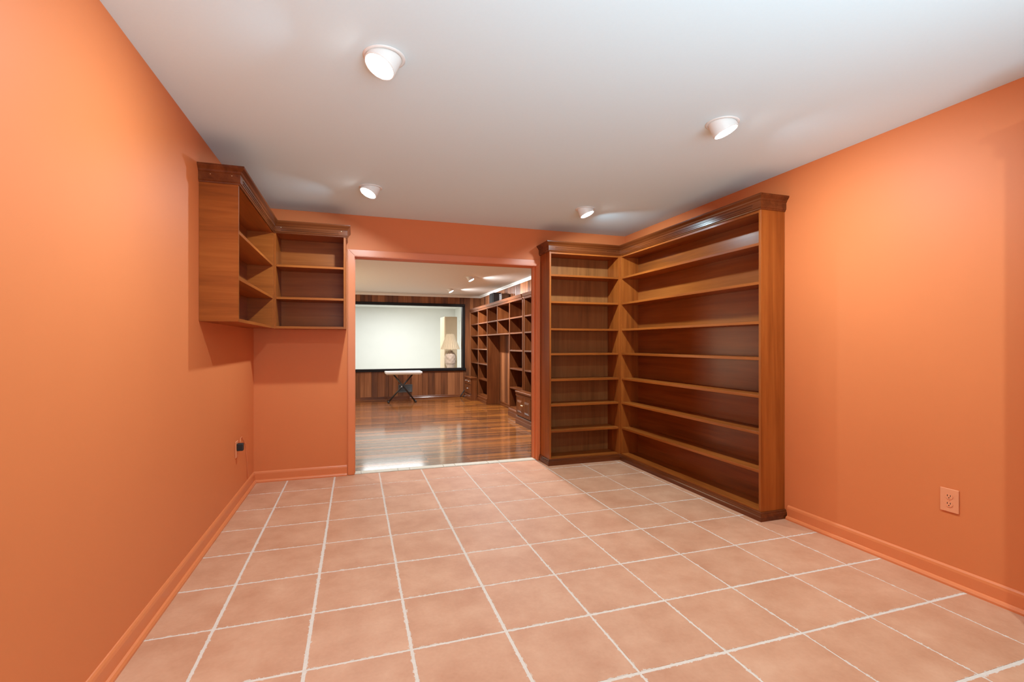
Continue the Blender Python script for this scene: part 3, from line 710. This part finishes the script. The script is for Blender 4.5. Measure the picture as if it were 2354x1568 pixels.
# ================================================================== FOLDING TABLE, WALL REGISTER
t = thing('folding_table', (0.96, 10.45, 0), 'small white-topped folding table on black crossed legs under the framed opening', 'table')
obj('table_top', box(0.585, 1.345, 10.26, 10.66, 0.608, 0.650, bev=0.008, seg=2), 'white_plastic', t)
obj('apron', box(0.610, 1.320, 10.28, 10.64, 0.585, 0.6075), 'tan_plastic', t)
b = bmesh.new(); tube(b, [(0.655, 10.36, 0.016), (1.15, 10.36, 0.584)], 0.016, 10); obj('leg', b, 'black_metal', t, smooth=True)
b = bmesh.new(); tube(b, [(1.205, 10.40, 0.016), (0.760, 10.40, 0.584)], 0.016, 10); obj('leg', b, 'black_metal', t, smooth=True)
for xx, yy in ((0.650, 10.36), (1.210, 10.40)):
    b = bmesh.new(); cyl(b, (xx, yy-0.10, 0.0165), (xx, yy+0.22, 0.0165), 0.016, seg=12); f_ = obj('foot_bar', b, 'black_metal', t, smooth=True)
    b = bmesh.new(); cyl(b, (xx, yy-0.135, 0.0185), (xx, yy-0.095, 0.0185), 0.0183, seg=12); obj('foot_cap', b, 'rubber', f_, smooth=True)
b = bmesh.new(); cyl(b, (0.923, 10.335, 0.330), (0.923, 10.42, 0.330), 0.012, seg=12); obj('pivot', b, 'steel', t)

vy = FY-bt
t = thing('air_register', (1.06, vy, 0.146), 'dark metal air register set low in the far wall panelling behind the table', 'vent')
for a in ((0.905, 1.215, 0.146, 0.160), (0.905, 1.215, 0.307, 0.321), (0.905, 0.919, 0.1605, 0.3065), (1.201, 1.215, 0.1605, 0.3065)):
    obj('frame', box(a[0], a[1], vy-0.010, vy-0.0005, a[2], a[3], bev=0.002), 'dark_steel', t)
obj('backing', box(0.9195, 1.2005, vy-0.003, vy-0.0005, 0.1605, 0.3065), 'slot', t)
for k in range(9):
    z = 0.168+0.0155*k
    bmm = bmesh.new(); prism(bmm, [(vy-0.0085, z), (vy-0.0035, z+0.007), (vy-0.0035, z+0.0085), (vy-0.0085, z+0.0015)], 'x', 0.920, 1.200)
    obj('slat', bmm, 'black_metal', t)

# ================================================================== THINGS IN THE WHITE ROOM
zb = OZ0-0.0298
lx, lyy = 2.14, 11.30
t = thing('table_lamp', (lx, lyy, zb), 'table lamp with pleated tan shade and carved ceramic base on the sill', 'lamp')
b = bmesh.new()
prof = [(0.0, 0.0), (0.066, 0.0), (0.070, 0.012), (0.095, 0.060), (0.112, 0.110), (0.118, 0.113), (0.118, 0.121), (0.124, 0.126), (0.130, 0.20), (0.132, 0.27), (0.122, 0.325), (0.100, 0.362), (0.070, 0.382), (0.055, 0.388), (0.052, 0.42), (0.058, 0.430), (0.0, 0.432)]
def relief(r, z, th, k):
    zz = z-zb
    if 0.13 < zz < 0.34: return r*(1+0.035*math.sin(5*th+zz*46)+0.02*math.sin(9*th-zz*60))
    return r
fine = []
for (r0_, z0_), (r1_, z1_) in zip(prof, prof[1:]):
    n = 5 if z1_-z0_ > 0.04 else 1
    for q in range(n): fine.append((r0_+(r1_-r0_)*q/n, zb+z0_+(z1_-z0_)*q/n))
fine.append((prof[-1][0]+1e-4, zb+prof[-1][1])); fine[0] = (1e-4, zb)
lathe(b, fine, lx, lyy, 48, relief); obj('lamp_base', b, 'ceramic', t, smooth=True)
b = bmesh.new(); cyl(b, (lx, lyy, zb+0.4325), (lx, lyy, zb+0.80), 0.006, seg=10); obj('stem', b, 'brass', t)
b = bmesh.new()
pl = lambda r, z, th, k: r*(1+(0.035 if k % 4 in (0, 1) else -0.035))
lathe(b, [(0.222, zb+0.462), (0.219, zb+0.468), (0.088, zb+0.820), (0.086, zb+0.826)], lx, lyy, 96, pl)
sh = obj('lamp_shade', b, 'shade', t)
md = sh.modifiers.new('thickness', 'SOLIDIFY'); md.thickness = 0.003
b = bmesh.new(); bmesh.ops.create_uvsphere(b, u_segments=12, v_segments=8, radius=0.011, matrix=Matrix.Translation((lx, lyy, zb+0.836))); obj('finial', b, 'brass', t, smooth=True)

t = thing('tall_cabinet', (2.33, 12.5, 0), 'tall beige cabinet standing behind the lamp in the white room', 'cabinet')
obj('body', box(2.165, 2.49, 12.222, 12.87, 0, 1.935, bev=0.012, seg=2), 'beige', t)
obj('door', box(2.185, 2.488, 12.200, 12.2215, 0.05, 1.925, bev=0.004), 'beige', t)
